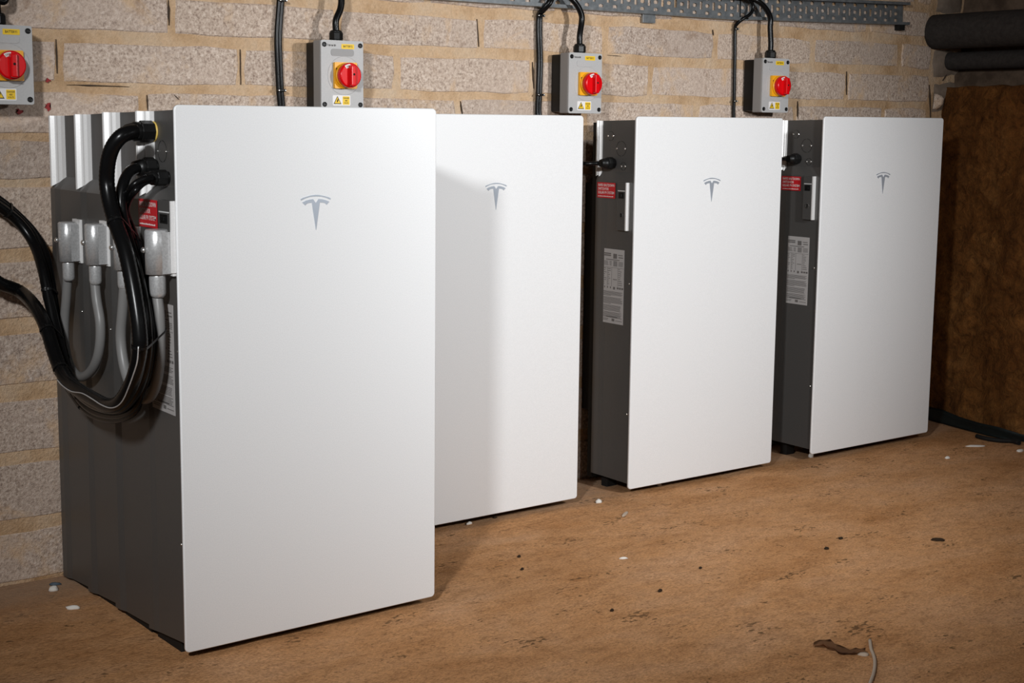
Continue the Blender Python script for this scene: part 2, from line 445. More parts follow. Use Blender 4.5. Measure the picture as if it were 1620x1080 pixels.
def emblem(t, px, pz):
    k1, k2 = 1/10.8/676, 1/10.8/745
    def conv(a): return [(p[0]*k1, -(p[1]-304)*k2) for p in a]
    for a in (conv(EMB_H), conv(EMB_T)):
        loop = a+[(-x, z) for x, z in a[::-1] if abs(x) > 1e-6]
        bm = new(); prism(bm, loop, (px, -.0002, pz), X, Z, -Y, .0007)
        yield bm
def side_screw(t, y, z, r=.0034, x=.004):
    bm = new(); lathe(bm, (x, y, z), -X, [(0, r), (.0015, r), (.0028, r*.55)], 10); obj('screw', bm, 'screw', t, 'bright screw head')
def ring(t, y, z, r, x=.0035):
    bm = new(); n = 28
    for k in range(n):
        if k % 7 == 6: continue
        q = []
        for a, rr in ((k, r), (k+1, r), (k+1, r-.0011), (k, r-.0011)):
            an = 2*PI*a/n; q.append(bm.verts.new((x, y+rr*math.cos(an), z+rr*math.sin(an))))
        bm.faces.new(q)
    bmesh.ops.solidify(bm, geom=bm.faces[:], thickness=.0004)
    obj('knockout', bm, 'blackm', t)
def gland(t, p, d, r, L, m='blackp', seal=False):
    bm = new(); p = Vector(p); d = Vector(d).normalized()
    lathe(bm, p, d, [(0, r*.86), (.004, r*.86)], 20)
    lathe(bm, p+d*.004, d, [(0, r*1.0), (.0015, r*1.08), (L*.42, r*1.08), (L*.45, r)], 8, False)
    lathe(bm, p+d*(L*.42), d, [(0, r*.98), (L*.30, r*.96), (L*.34, r*.86), (L*.58, r*.66)], 16)
    o = obj('cable_gland', bm, m, t)
    if seal:
        bm = new(); lathe(bm, p+d*.0002, d, [(0, r*1.02), (.0036, r*1.02)], 24); obj('seal_ring', bm, 'brass', o, 'yellow sealing ring')
    return o
def side_quad(bm, x, ya, yb, za, zb, th=.0006, slant=0.0):
    """thin plate on a left side; ya is the front edge"""
    prism(bm, [(ya, za), (yb, za+slant), (yb, zb+slant), (ya, zb)], (x, 0, 0), Y, Z, -X, th); return bm
def data_label(t, y0, y1, z0, z1, x=.0038):
    bm = new(); side_quad(bm, x, y0, y1, z0, z1); lab = obj('data_label', bm, 'labelgrey', t, 'pale grey printed data label')
    r = random.Random(5); bm = new(); H = z1-z0; Wd = y1-y0; fr = y0; xx = x-.0006
    def bar(a, b, c, d): side_quad(bm, xx, fr+Wd*(1-b), fr+Wd*(1-a), z1-H*d, z1-H*c, .0002)
    bar(.06, .42, .055, .072); bar(.06, .42, .08, .097); bar(.52, .68, .06, .125); bar(.73, .93, .07, .08); bar(.75, .95, .10, .112)
    bar(.2, .8, .138, .148)
    for k in range(4): bar(.03, .22+.1*r.random(), .165+.016*k, .172+.016*k); bar(.36, .45, .165+.016*k, .172+.016*k); bar(.53, .7, .16+.018*k, .172+.018*k); bar(.75, .95, .165+.016*k, .172+.016*k)
    bar(.02, .98, .245, .249); bar(.27, .28, .25, .5); bar(.46, .47, .25, .5); bar(.73, .74, .25, .5)
    for k in range(9): bar(.03, .14+.1*r.random(), .262+.026*k, .270+.026*k); bar(.29, .33+.1*r.random(), .262+.026*k, .270+.026*k); bar(.76, .82+.12*r.random(), .262+.026*k, .270+.026*k)
    bar(.52, .70, .40, .41)
    for k, a in enumerate((.03, .14, .27, .40, .54, .70, .80, .9)): bar(a, a+(.04 if k < 4 else .08), .505, .54 if k == 4 else .53)
    zz = .57
    for k in range(24):
        if k in (5, 12, 18): zz += .012
        bar(.04, .45 if k in (4, 11) else r.uniform(.85, .96), zz, zz+.0065); zz += .0135
    bar(.25, .75, .905, .915); bar(.05, .35, .94, .947); bar(.06, .32, .957, .964); bar(.5, .62, .935, .97); bar(.66, .95, .955, .962)
    obj('print', bm, 'printgrey', lab)
def red_label(t, y0, y1, z0, z1, x=.0012, slant=0.0):
    bm = new(); side_quad(bm, x, y0, y1, z0, z1, .0006, slant); lab = obj('warning_label', bm, 'redlab', t, 'red warning label with white capitals')
    Wd, H = y1-y0, z1-z0; left = y1-Wd*.06; u = (-Y*Wd-Z*slant).normalized()
    for i, (tx, fz, hh, sq) in enumerate((('RAPID SHUTDOWN', .82, .20, .62), ('SWITCH FOR', .58, .20, .62), ('SOLAR PV SYSTEM', .34, .20, .60))):
        b = text_mesh(tx, H*hh*1.15, (x-.0008, left, z0+H*fz+slant*.9), u, Z, 'LEFT')
        ys = [v.co.y for v in b.verts]; w = max(ys)-min(ys); tgt = Wd*(.88 if i != 1 else .58)
        for v in b.verts: v.co.y = left+(v.co.y-left)*tgt/w
        obj('lettering', b, 'white', lab)
    bm = new(); rr = random.Random(4); a = .06          # fine print, not legible in the photograph
    while a < .90:
        w = rr.uniform(.018, .05); side_quad(bm, x-.0007, y1-Wd*(a+w), y1-Wd*a, z0+H*.085, z0+H*rr.uniform(.125, .145), .0002); a += w+.014
    obj('fine_print', bm, 'white', lab)
def switch_plate(t, y0, y1, z0, z1, zs):
    """raised shutdown-switch plate: y0 front edge"""
    bm = new(); box(bm, -.008, .006, y0, y1, z0, z1, .0012, 2); pl = obj('switch_plate', bm, 'body', t)
    bm = new(); box(bm, -.0088, .004, y0-.0035, y0+.0022, z0, z1, .0008, 2); obj('plate_edge', bm, 'strip', pl, 'plate edge painted as lit from the front')  # front light on the edge is painted by the paler metal
    yc = (y0+y1)/2; w = y1-y0
    bm = new(); box(bm, -.0095, -.006, yc-w*.27, yc+w*.33, zs-.009, zs+.009, .001); box(bm, -.0125, -.006, yc-w*.1, yc+w*.18, zs-.004, zs+.004, .0008)
    obj('switch_rocker', bm, 'blackp', pl)
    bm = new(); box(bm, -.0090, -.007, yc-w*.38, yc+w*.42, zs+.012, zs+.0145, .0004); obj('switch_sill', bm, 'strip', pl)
    bm = new(); zz = z0+(z1-z0)*.32; lathe(bm, (-.0078, yc, zz), -X, [(0, .0085), (.0012, .0085), (.0012, .006), (.0002, .005)], 16); obj('reset_button', bm, 'body', pl)
    bm = new(); box(bm, -.0095, -.0075, yc-.002, yc+.003, zz-.0055, zz-.001); box(bm, -.0095, -.0075, yc-.002, yc+.003, zz+.001, zz+.0055); obj('button_slot', bm, 'blackm', pl)
def feet(t, y0, D, zb):
    zf = lambda y: fz(t.location.y+y)-t.location.z-.010
    for x0 in (.03, PW-.07):
        yy = y0+D-.045; bm = new(); box(bm, x0, x0+.04, yy, yy+.028, zf(yy), zb+.004, .003); obj('foot', bm, 'blackm', t)
    bm = new(); box(bm, .16, PW-.16, y0+.06, y0+.09, zf(y0+.08), zb+.004, .003); obj('foot', bm, 'blackm', t)
def plinth(t, y0, D, zb):
    """low black base under a floor-standing unit, short of its rear edge"""
    bm = new(); box(bm, .012, PW-.012, y0+.004, y0+D*.86, fz(y0+D)-.010, zb+.012, .002); obj('base', bm, 'blackm', t, 'black base')
def front_panel(t, epx, epz):
    bm = new(); prism(bm, rrect(PW, PH, .010, 5, PW/2, PH/2), (0, .006, 0), X, Z, Y, .005)
    n0 = len(bm.faces)
    bm2 = bm
    g = obj('front_panel', bm2, 'glass', t)
    # domed edge: outline ring sloping forward
    bm = new(); outer = rrect(PW, PH, .010, 5, PW/2, PH/2); R = []
    for ins, yy in ((0, .007), (0, .0025), (.0008, .0009), (.0022, 0.0)):
        o_ = rrect(PW-2*ins, PH-2*ins, .010-ins, 5, PW/2, PH/2); R.append([bm.verts.new((a, yy, b)) for a, b in o_])
    k = len(outer)
    for a, b in zip(R, R[1:]):
        for i in range(k): bm.faces.new((a[i], a[(i+1) % k], b[(i+1) % k], b[i])).smooth = True
    bm.faces.new(R[-1]); bm.faces.new(R[0])
    bmesh.ops.recalc_face_normals(bm, faces=bm.faces); bm.to_mesh(g.data); bm.free()
    for b in emblem(t, epx, epz): obj('emblem', b, 'chrome', g, 'silver letter T emblem')
    return g

# --- shared side layout, measured on the third unit (left side plane x = 1.623)
U3 = (1.6231, .4713, -.0079)
URW = .0140
def loc3(px, py, dx=.004): p = at(px, py, 0, U3[0]+dx); return p.y-U3[1], p.z-U3[2]
def inverter(label, loc, rz, emb, main=False):
    t = thing('battery_unit', label, 'battery', loc, rz, 'white fronted battery units')
    D = .178 if not main else .193
    zb0, zb1 = (.017, -.005) if main else (.016, .016); zt0, zt1 = (1.092, 1.088) if main else (1.090, 1.087)
    bm = chassis_mesh(D-.012, .012, zb0, zb1, zt0, zt1, .0235 if main else .010, .002); obj('chassis', bm, 'body', t)
    bm = new(); box(bm, .02, PW-.02, .008, .014, .02, 1.085); obj('panel_gasket', bm, 'blackm', t)
    front_panel(t, *emb)
    strips(t, D-.012, .012, zt0, zt1, *((1.0, .8) if main else (.42, .36)))
    if main: plinth(t, .045, D-.045, .004)
    else: feet(t, .012, D-.012, .016)
    if not main:      # black steel bracket that carries the unit against the wall
        bm = new(); box(bm, .006, PW-.006, D+.001, D+.022, .0, 1.082); obj('wall_bracket', bm, 'blackm', t)
        for yy in (D+.022,):
            for xx in (.03, PW-.09):
                bm = new(); box(bm, xx, xx+.06, yy, WY-loc[1]-.004, .2, .9); obj('bracket_channel', bm, 'blackm', t)
    return t
E1 = at(499.3, 308, 1, 0)
t1 = inverter('large white battery unit at the front of the stack, nearest the viewer', (0, 0, 0), 0, (E1.x, E1.z), True)
def emb_at(px, py, loc): p = at(px, py, 1, loc[1]); return (p.x-loc[0], p.z-loc[2])
L2, L3, L4 = (.8269, .4862, -.0072), U3, (2.4018, .4465, -.0012)
t2 = inverter('white battery unit by the wall, half hidden behind the front stack', L2, -.0032, emb_at(784.5, 289, L2))
t3 = inverter('white battery unit by the wall with its red and pale side labels both bright', L3, -.0110, emb_at(1125, 281, L3))
t4 = inverter('white battery unit farthest away, beside the rough brown earth wall', L4, -.0083, emb_at(1396.5, 272, L4))
UR = .0275     # depth of the upper side recess
def pw_side(t, main=False):
    x = .0038
    if not main:
        for a, b, py in ((962, 970, 215), (976, 989, 235), (983, 989, 263)):
            ya, za = loc3(a, py, URW); yb, _ = loc3(b, py, URW)
            side_screw(t, ya, za, .0033, URW); side_screw(t, yb, za, .0036, URW); ring(t, (ya+yb)/2, za, abs(ya-yb)*.62 if b-a > 7 else .012, URW-.0004)
        y, z = loc3(970, 258, URW); gland(t, (URW, y, z), -X, .0165, .05)
        (ya, za), (yb, zb) = loc3(974.5, 290), loc3(945, 312); red_label(t, ya, yb, zb, za+.001)
        (ya, za), (yb, zb) = loc3(990.5, 289, -.008), loc3(975, 364, -.008); _, zs = loc3(981, 309, -.008); switch_plate(t, ya, yb, zb, za, zs)
        (ya, za), (yb, zb) = loc3(988, 396), loc3(949.5, 508); data_label(t, ya, yb, zb, za)
        for px, py in ((995.5, 449), (992, 655)):
            y, z = loc3(px, py); side_screw(t, y, z, .003)
    else:
        q = lambda px, py, dx=.004: (lambda p: (p.y, p.z))(at(px, py, 0, dx))
        for a, b, py in ((250.5, 263.5, 239),):
            ya, za = q(a, py, UR); yb, _ = q(b, py, UR); side_screw(t, ya, za, .0022, UR); side_screw(t, yb, za, .0022, UR); ring(t, (ya+yb)/2, za, .022, UR-.0004)
        y, z = q(244, 208, UR); gland(t, (UR, y, z), -X, .0205, .062, 'blackp', True)
        y, z = q(247, 265, UR); gland(t, (UR, y, z), -X, .0195, .050)
        y, z = q(266, 281, UR); gland(t, (UR, y, z), -X, .0150, .050)
        (ya, za), (yb, zb) = q(250.5, 317), q(222, 354); red_label(t, ya, yb, zb-.004, za)
        (ya, za), (yb, zb) = q(269, 318, -.008), q(252, 428, -.008); _, zs = q(259, 346, -.008); switch_plate(t, ya, yb, zb, za, zs)
        (ya, za), (yb, zb) = q(274, 483), q(242, 643); data_label(t, ya, yb, zb, za)
        for px, py in ((282.5, 556), (288, 861)):
            y, z = q(px, py); side_screw(t, y, z, .0025)
pw_side(t1, True)
for t in (t2, t3, t4): pw_side(t)

# --- three expansion units behind the first one
EXL = ('first dark expansion unit, straight behind the large white front unit',
       'middle dark expansion unit, second behind the large white front unit',
       'rearmost dark expansion unit of the stack, against the block wall')
yb_, zb_, zt_ = [.203, .377, .549, .718], [-.005, -.012, -.023, -.033], [1.088, 1.086, 1.082, 1.079]
yb_[0] = .196
EXP = []
for k in range(3):
    t = thing('expansion_unit', EXL[k], 'battery', (0, 0, 0), 0, 'dark expansion units of the stack')
    y0, D = yb_[k]+.001, yb_[k+1]-yb_[k]-.002
    obj('chassis', chassis_mesh(D, y0, zb_[k]+.006, zb_[k+1]+.0, zt_[k], zt_[k+1]), 'body', t)
    strips(t, D, y0, zt_[k], zt_[k+1])
    plinth(t, y0, D, zb_[k+1]+.004)
    y, z = (lambda p: (p.y, p.z))(at((180, 137, 133)[k], (575, 520, 545)[k], 0, 0)); side_screw(t, y0+D-.02, .62+.02*k, .002, -.001)
    EXP.append(t)

# ------------------------------------------------------------------ grey conduit jumpers with zinc end covers
HOSES = []
def jumper(label, pts, ends, r):
    """ends: list of (px, ztop px, zmid px, zlow px, half size)"""
    t = thing('conduit_jumper', label, 'conduit', (0, 0, 0), 0, 'grey conduit jumpers')
    XC = -.026
    P = [at(px, py, 0, XC) for px, py in pts]
    HOSES.append((spline(P, 8), r)); bm = new(); tube(bm, P, r, 14, 6); obj('hose', bm, 'hose', t)
    for (px, a, b, c, R, sleeve) in ends:
        p0, p1, p2 = at(px, a, 0, XC), at(px, b, 0, XC), at(px, c, 0, XC)
        y = p1.y
        bm = new(); lathe(bm, (XC, y, p1.z), Z, [(0, R), (p0.z-p1.z-.003, R), (p0.z-p1.z, R-.003)], 24)
        box(bm, XC, .003, y-R*.995, y+R*.995, p1.z+.001, p0.z-.0045, .0)
        cv = obj('end_cover', bm, 'zinc', t)
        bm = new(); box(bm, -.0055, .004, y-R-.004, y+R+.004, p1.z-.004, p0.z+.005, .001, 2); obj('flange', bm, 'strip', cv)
        bm = new(); lathe(bm, (XC, y, p2.z-.001), Z, [(0, sleeve*.72), (.004, sleeve*.92), (.009, sleeve), (p1.z-p2.z-.004, sleeve), (p1.z-p2.z+.002, sleeve*.97)], 22); obj('sleeve', bm, 'zinc', t)
        bm = new(); lathe(bm, (XC-R*.9, y+R*.1, (p0.z+p1.z)/2+.004), Vector((-1, -.08, 0)), [(0, .0048), (.0062, .0048), (.0062, .0060), (.0085, .0056), (.0105, .0028)], 12); obj('screw', bm, 'screw', cv)
    return t
jumper('grey U-shaped conduit between the two rear expansion units',
       [(107, 438), (105, 470), (102, 510), (102.5, 545), (108, 572), (117, 589), (128, 596), (141, 590), (152, 572), (158, 545), (158.5, 510), (153, 475), (150, 446)],
       [(108, 351, 413, 443, .0205, .0135), (150.5, 354, 418, 449, .0205, .0135)], .0107)
jumper('grey U-shaped conduit that passes behind the black cables to the front unit',
       [(197, 450), (194, 490), (191, 530), (194, 565), (201, 595), (212, 618), (226, 630), (238, 626), (247, 606), (252, 575), (253, 540), (252, 500), (249, 470)],
       [(196, 362, 426, 456, .0205, .0135), (249, 363, 433, 469, .0235, .0165)], .0110)

# ------------------------------------------------------------------ black cables of the stack
def route(pts, xp, ymax=.655):
    out = []
    for q in pts:
        px, py = q[0], q[1]; xx = q[2] if len(q) > 2 else xp
        p = at(px, py, 0, xx)
        if p.y > ymax: p = at(px, py, 1, ymax)
        out.append(p)
    return out
def cable(label, pts, r, m='black', ridged=0.0, per=6, seg=12, name='power_cable', grp='black cables looping off the stack', cat='cable'):
    bm = new(); tube(bm, pts, r, seg, per, ridged); o = obj(name, bm, m); return tag(o, label, cat, grp)
CURVES = []
def loop_cable(label, head, body, xp, ym, r, ridged=0.0, per=6, low=False):
    P = route(head+body, xp, ym); e = P[-1]; k = 1 if low else 0
    P += [Vector(q) for q in (((e.x-.22, ym, e.z+.02), (e.x-.46, ym, e.z+.17), (e.x-.58, .69, e.z+.40), (e.x-.60, .70, 1.46)) if low else ((e.x-.20, ym, e.z+.14), (e.x-.33, ym, e.z+.32), (e.x-.36, .70, 1.46)))]; CURVES.append((spline(P, 8), r)); cable(label, P, r, 'black', ridged, per)
loop_cable('thickest black ridged cable, from the yellow-ringed gland round the loop',
    [(214, 208, -.050), (203, 210, -.066), (190, 217, -.083), (178, 233, -.095)],
    [(171, 256), (169, 288), (174, 322), (184, 356), (197, 392), (206, 430), (214, 475), (220, 520), (221, 552), (214, 590), (203, 617), (188, 637), (170, 641), (150, 632), (128, 619), (108, 604),
     (94, 580), (83, 550), (73, 518), (57, 487), (33, 462), (4, 450), (-30, 440)], -.100, .650, .0148, .045, 10, True)
loop_cable('black cable from the middle gland, hugging the thickest cable down the loop',
    [(219, 266, -.012), (211, 268, -.026), (202, 276, -.042), (195, 292, -.058)],
    [(191, 318), (194, 345), (203, 382), (213, 416), (221, 450), (229, 500), (232, 548), (226, 592), (212, 624), (190, 645), (162, 644), (138, 632), (118, 612), (105, 586), (95, 550), (86, 515), (77, 472), (67, 425), (53, 385), (30, 352), (0, 328), (-30, 310)], -.068, .672, .0118)
def thin(label, head, dx, xp, ym, r=.0066):
    loop_cable(label, head, [(204+dx, 362), (217+dx, 400), (227+dx, 450), (237+dx, 500), (240+dx, 545), (235+dx, 590), (219, 630-dx), (193, 650-dx), (160, 649-dx), (133, 634-dx), (114+dx*.4, 606-dx*.5),
        (103+dx*.5, 570), (94+dx*.6, 530), (85+dx*.7, 485), (78+dx*.7, 440), (69+dx*.7, 400-dx*.2), (51+dx*.5, 367-dx*.4), (25, 338-dx*.6), (-2, 317-dx*.7), (-30, 300-dx*.7)], xp, ym, r)
thin('upper thin black cable out of the lowest gland at the front', [(241, 280, -.014), (234, 281, -.024), (222, 285, -.040), (209, 295, -.055), (199, 311, -.055), (195, 328, -.055), (197, 344, -.053)], 0, -.048, .690)
thin('lower thin black cable out of the lowest gland at the front', [(241, 284, -.012), (234, 286, -.020), (225, 291, -.034), (213, 303, -.053), (204, 317, -.050), (200, 331, -.046), (203, 346, -.040)], 6, -.036, .700)
thin('thin black cable squeezed between the thick cables, inner side', [(220, 270, -.008), (211, 273, -.020), (200, 285, -.036), (193, 308, -.046), (192, 338, -.048)], -7, -.050, .676)
thin('thin black cable lying rearmost in the bundle, against the units', [(220, 262, -.006), (209, 265, -.014), (197, 279, -.024), (188, 303, -.031), (187, 338, -.034)], -13, -.034, .712)
G = route([(219, 548), (217, 572), (211, 592), (203, 614), (195, 632), (186, 642), (174, 645), (160, 640), (146, 631), (130, 622), (113, 619), (99, 610), (90, 600)], -.116, .640)
cable('slim grey shiny wire modelled for the highlight along the bottom of the cable loop', G, .0013, 'zinc', 0, 5, 8, 'cable_glint', None, 'glint')  # thin pale tube models the glint on the black cable
def tie(label, px, py, ref, who):
    """a flat band pulled round the cables named in who, across cable ref at the given place"""
    from mathutils.geometry import convex_hull_2d
    C_ = CURVES[ref][0]; D2 = []
    goal = min(range(1, len(C_)-1), key=lambda i: sum((a-b)**2 for a, b in zip(px_of(C_[i]), (px, py))))
    p = C_[goal]; ax = (C_[goal+1]-C_[goal-1]).normalized(); u, w = frame_of(ax)
    for k in who:
        P, r = CURVES[k]; best = None
        for a, b in zip(P, P[1:]):
            da, db = (a-p).dot(ax), (b-p).dot(ax)
            if da*db <= 0 and da != db:
                q = a+(b-a)*(da/(da-db))
                if best is None or (q-p).length < (best-p).length: best = q
        if best is None or (best-p).length > .14: continue
        for n_ in range(12):
            an = 2*PI*n_/12; D2.append(((best-p).dot(u)+(r*1.05+.0006)*math.cos(an), (best-p).dot(w)+(r*1.05+.0006)*math.sin(an)))
    H = [D2[i] for i in convex_hull_2d([Vector(d) for d in D2])]
    c = Vector((sum(a for a, b in H)/len(H), sum(b for a, b in H)/len(H)))
    bm = new(); R = []
    for a, b in H:
        o_ = (Vector((a, b))-c).normalized()*.0014; q0 = p+u*a+w*b; q1 = p+u*(a+o_.x)+w*(b+o_.y)
        R.append([bm.verts.new(q0-ax*.0026), bm.verts.new(q1-ax*.0026), bm.verts.new(q1+ax*.0026), bm.verts.new(q0+ax*.0026)])
    n = len(R)
    for k in range(n):
        for i in range(4): bm.faces.new((R[k][i], R[(k+1) % n][i], R[(k+1) % n][(i+1) % 4], R[k][(i+1) % 4]))
    t = thing('cable_tie', label, 'cable tie', (0, 0, 0), 0, 'cable ties on the cable loop'); obj('strap', bm, 'blackp', t)
    k = min(range(n), key=lambda i: px_of(R[i][1].co)[0] if False else (p+u*H[i][0]+w*H[i][1]-CAM).length)
    h = p+u*H[k][0]+w*H[k][1]; d = ((u*(H[k][0]-c.x)+w*(H[k][1]-c.y))).normalized()
    bm = new(); lathe(bm, h-ax*.004, ax, [(0, .0036), (.008, .0036)], 6, False); lathe(bm, h, d, [(0, .0014), (.011, .0012)], 6, False); obj('tie_head', bm, 'blackp', t)
def px_of(P):
    d = P-CAM; z = d.dot(fwd); return (CX+F*d.dot(RX)/z, CY-F*d.dot(UX)/z)
CURVES.append(HOSES[1])
tie('black cable tie high on the loop, beside the red warning label', 186, 352, 0, (0, 1, 2, 3, 4, 5))
tie('black cable tie halfway down the right side of the loop', 221, 548, 0, (0, 1, 2, 3, 4, 5, 6))
tie('black cable tie at the bottom left of the cable loop', 96, 585, 0, (0, 1, 2, 3, 4, 5))
tie('black cable tie where the two bundles meet by the wall', 74, 520, 0, (0, 1, 2, 3, 4, 5))
tie('black cable tie on the upper bundle at the left edge', 15, 328, 2, (1, 2, 3, 4, 5))
tie('black cable tie round the upper bundle at its bend', 79, 462, 2, (1, 2, 3, 4, 5))

# ------------------------------------------------------------------ cable tray (galvanised, slotted)
def grid_holes(bm, L, H, holes, o, u, v):
    xs = sorted({0.0, L, *[round(h[0], 5) for h in holes], *[round(h[1], 5) for h in holes]})
    zs = sorted({0.0, H, *[round(h[2], 5) for h in holes], *[round(h[3], 5) for h in holes]})
    V = {}
    def vert(i, j):
        if (i, j) not in V: V[i, j] = bm.verts.new(Vector(o)+u*xs[i]+v*zs[j])
        return V[i, j]
    BK = {}
    def back(i, j):
        if (i, j) not in BK: BK[i, j] = bm.verts.new(Vector(o)+u*xs[i]+v*zs[j]+Y*.0012)
        return BK[i, j]
    import bisect
    cut = set()
    for h in holes:
        i0, i1 = bisect.bisect_left(xs, round(h[0], 5)), bisect.bisect_left(xs, round(h[1], 5))
        j0, j1 = bisect.bisect_left(zs, round(h[2], 5)), bisect.bisect_left(zs, round(h[3], 5))
        for i in range(i0, i1):
            for j in range(j0, j1): cut.add((i, j))
    for i in range(len(xs)-1):
        for j in range(len(zs)-1):
            if (i, j) in cut: continue
            f = [vert(i, j), vert(i+1, j), vert(i+1, j+1), vert(i, j+1)]; bk = [back(i, j), back(i+1, j), back(i+1, j+1), back(i, j+1)]
            bm.faces.new(f); bm.faces.new(bk[::-1])
            for k, (a, b) in enumerate(((0, -1), (1, 0), (0, 1), (-1, 0))):
                n_ = (i+a, j+b)
                if n_ in cut or not (0 <= n_[0] < len(xs)-1 and 0 <= n_[1] < len(zs)-1):
                    bm.faces.new((f[k], bk[k], bk[(k+1) % 4], f[(k+1) % 4]))
TY = .7262
def tray_section(t, x0, z0, x1, z1, ph, label=None):
    a = Vector((x0, TY, z0)); b = Vector((x1, TY, z1)); u = (b-a).normalized(); L = (b-a).length; v = Vector((-u.z, 0, u.x)); H = .078
    holes = []; s = ph
    while s < L-.02:
        if s > .012:
            for zc in (.0155, .0390, .0625): holes.append((s-.0088, s+.0088, zc-.0040, zc+.0040))
            for zc in (.0155, .0390, .0625): holes.append((s-.0062, s+.0062, zc-.0058, zc+.0058))
        if .012 < s+.028 < L-.012: holes.append((s+.0225, s+.0335, .0265, .0515))
        s += .056
    bm = new(); grid_holes(bm, L, H, holes, a, u, v)
    web = obj('tray_web', bm, 'tray', t)
    for zc, nm in ((0, 'bottom'), (H, 'top')):
        bm = new(); q = Matrix((u, Y, v)).transposed().to_4x4(); q.translation = a
        box(bm, 0, L+.012, -.022, .002, zc-.001, zc+.0012, 0, 1, q)
        s_ = -1 if zc else 1
        box(bm, 0, L+.012, -.0235, -.0215, min(zc, zc+s_*.009), max(zc, zc+s_*.009), .0, 1, q)
        obj('tray_flange', bm, 'tray', t)
tr = thing('cable_tray', 'long slotted galvanised cable tray along the top of the block wall', 'cable tray')
tray_section(tr, -1.40, 1.4050, 2.30, 1.408, .02)
tray_section(tr, 2.296, 1.411, 3.134, 1.4325, .015)
bm = new(); box(bm, 1.866, 1.918, .720, .7295, 1.381, 1.408, .001); obj('support_bracket', bm, 'tray', tr)
bm = new(); box(bm, 3.095, 3.128, .710, .7295, 1.412, 1.432, .001); obj('end_bracket', bm, 'blackm', tr)

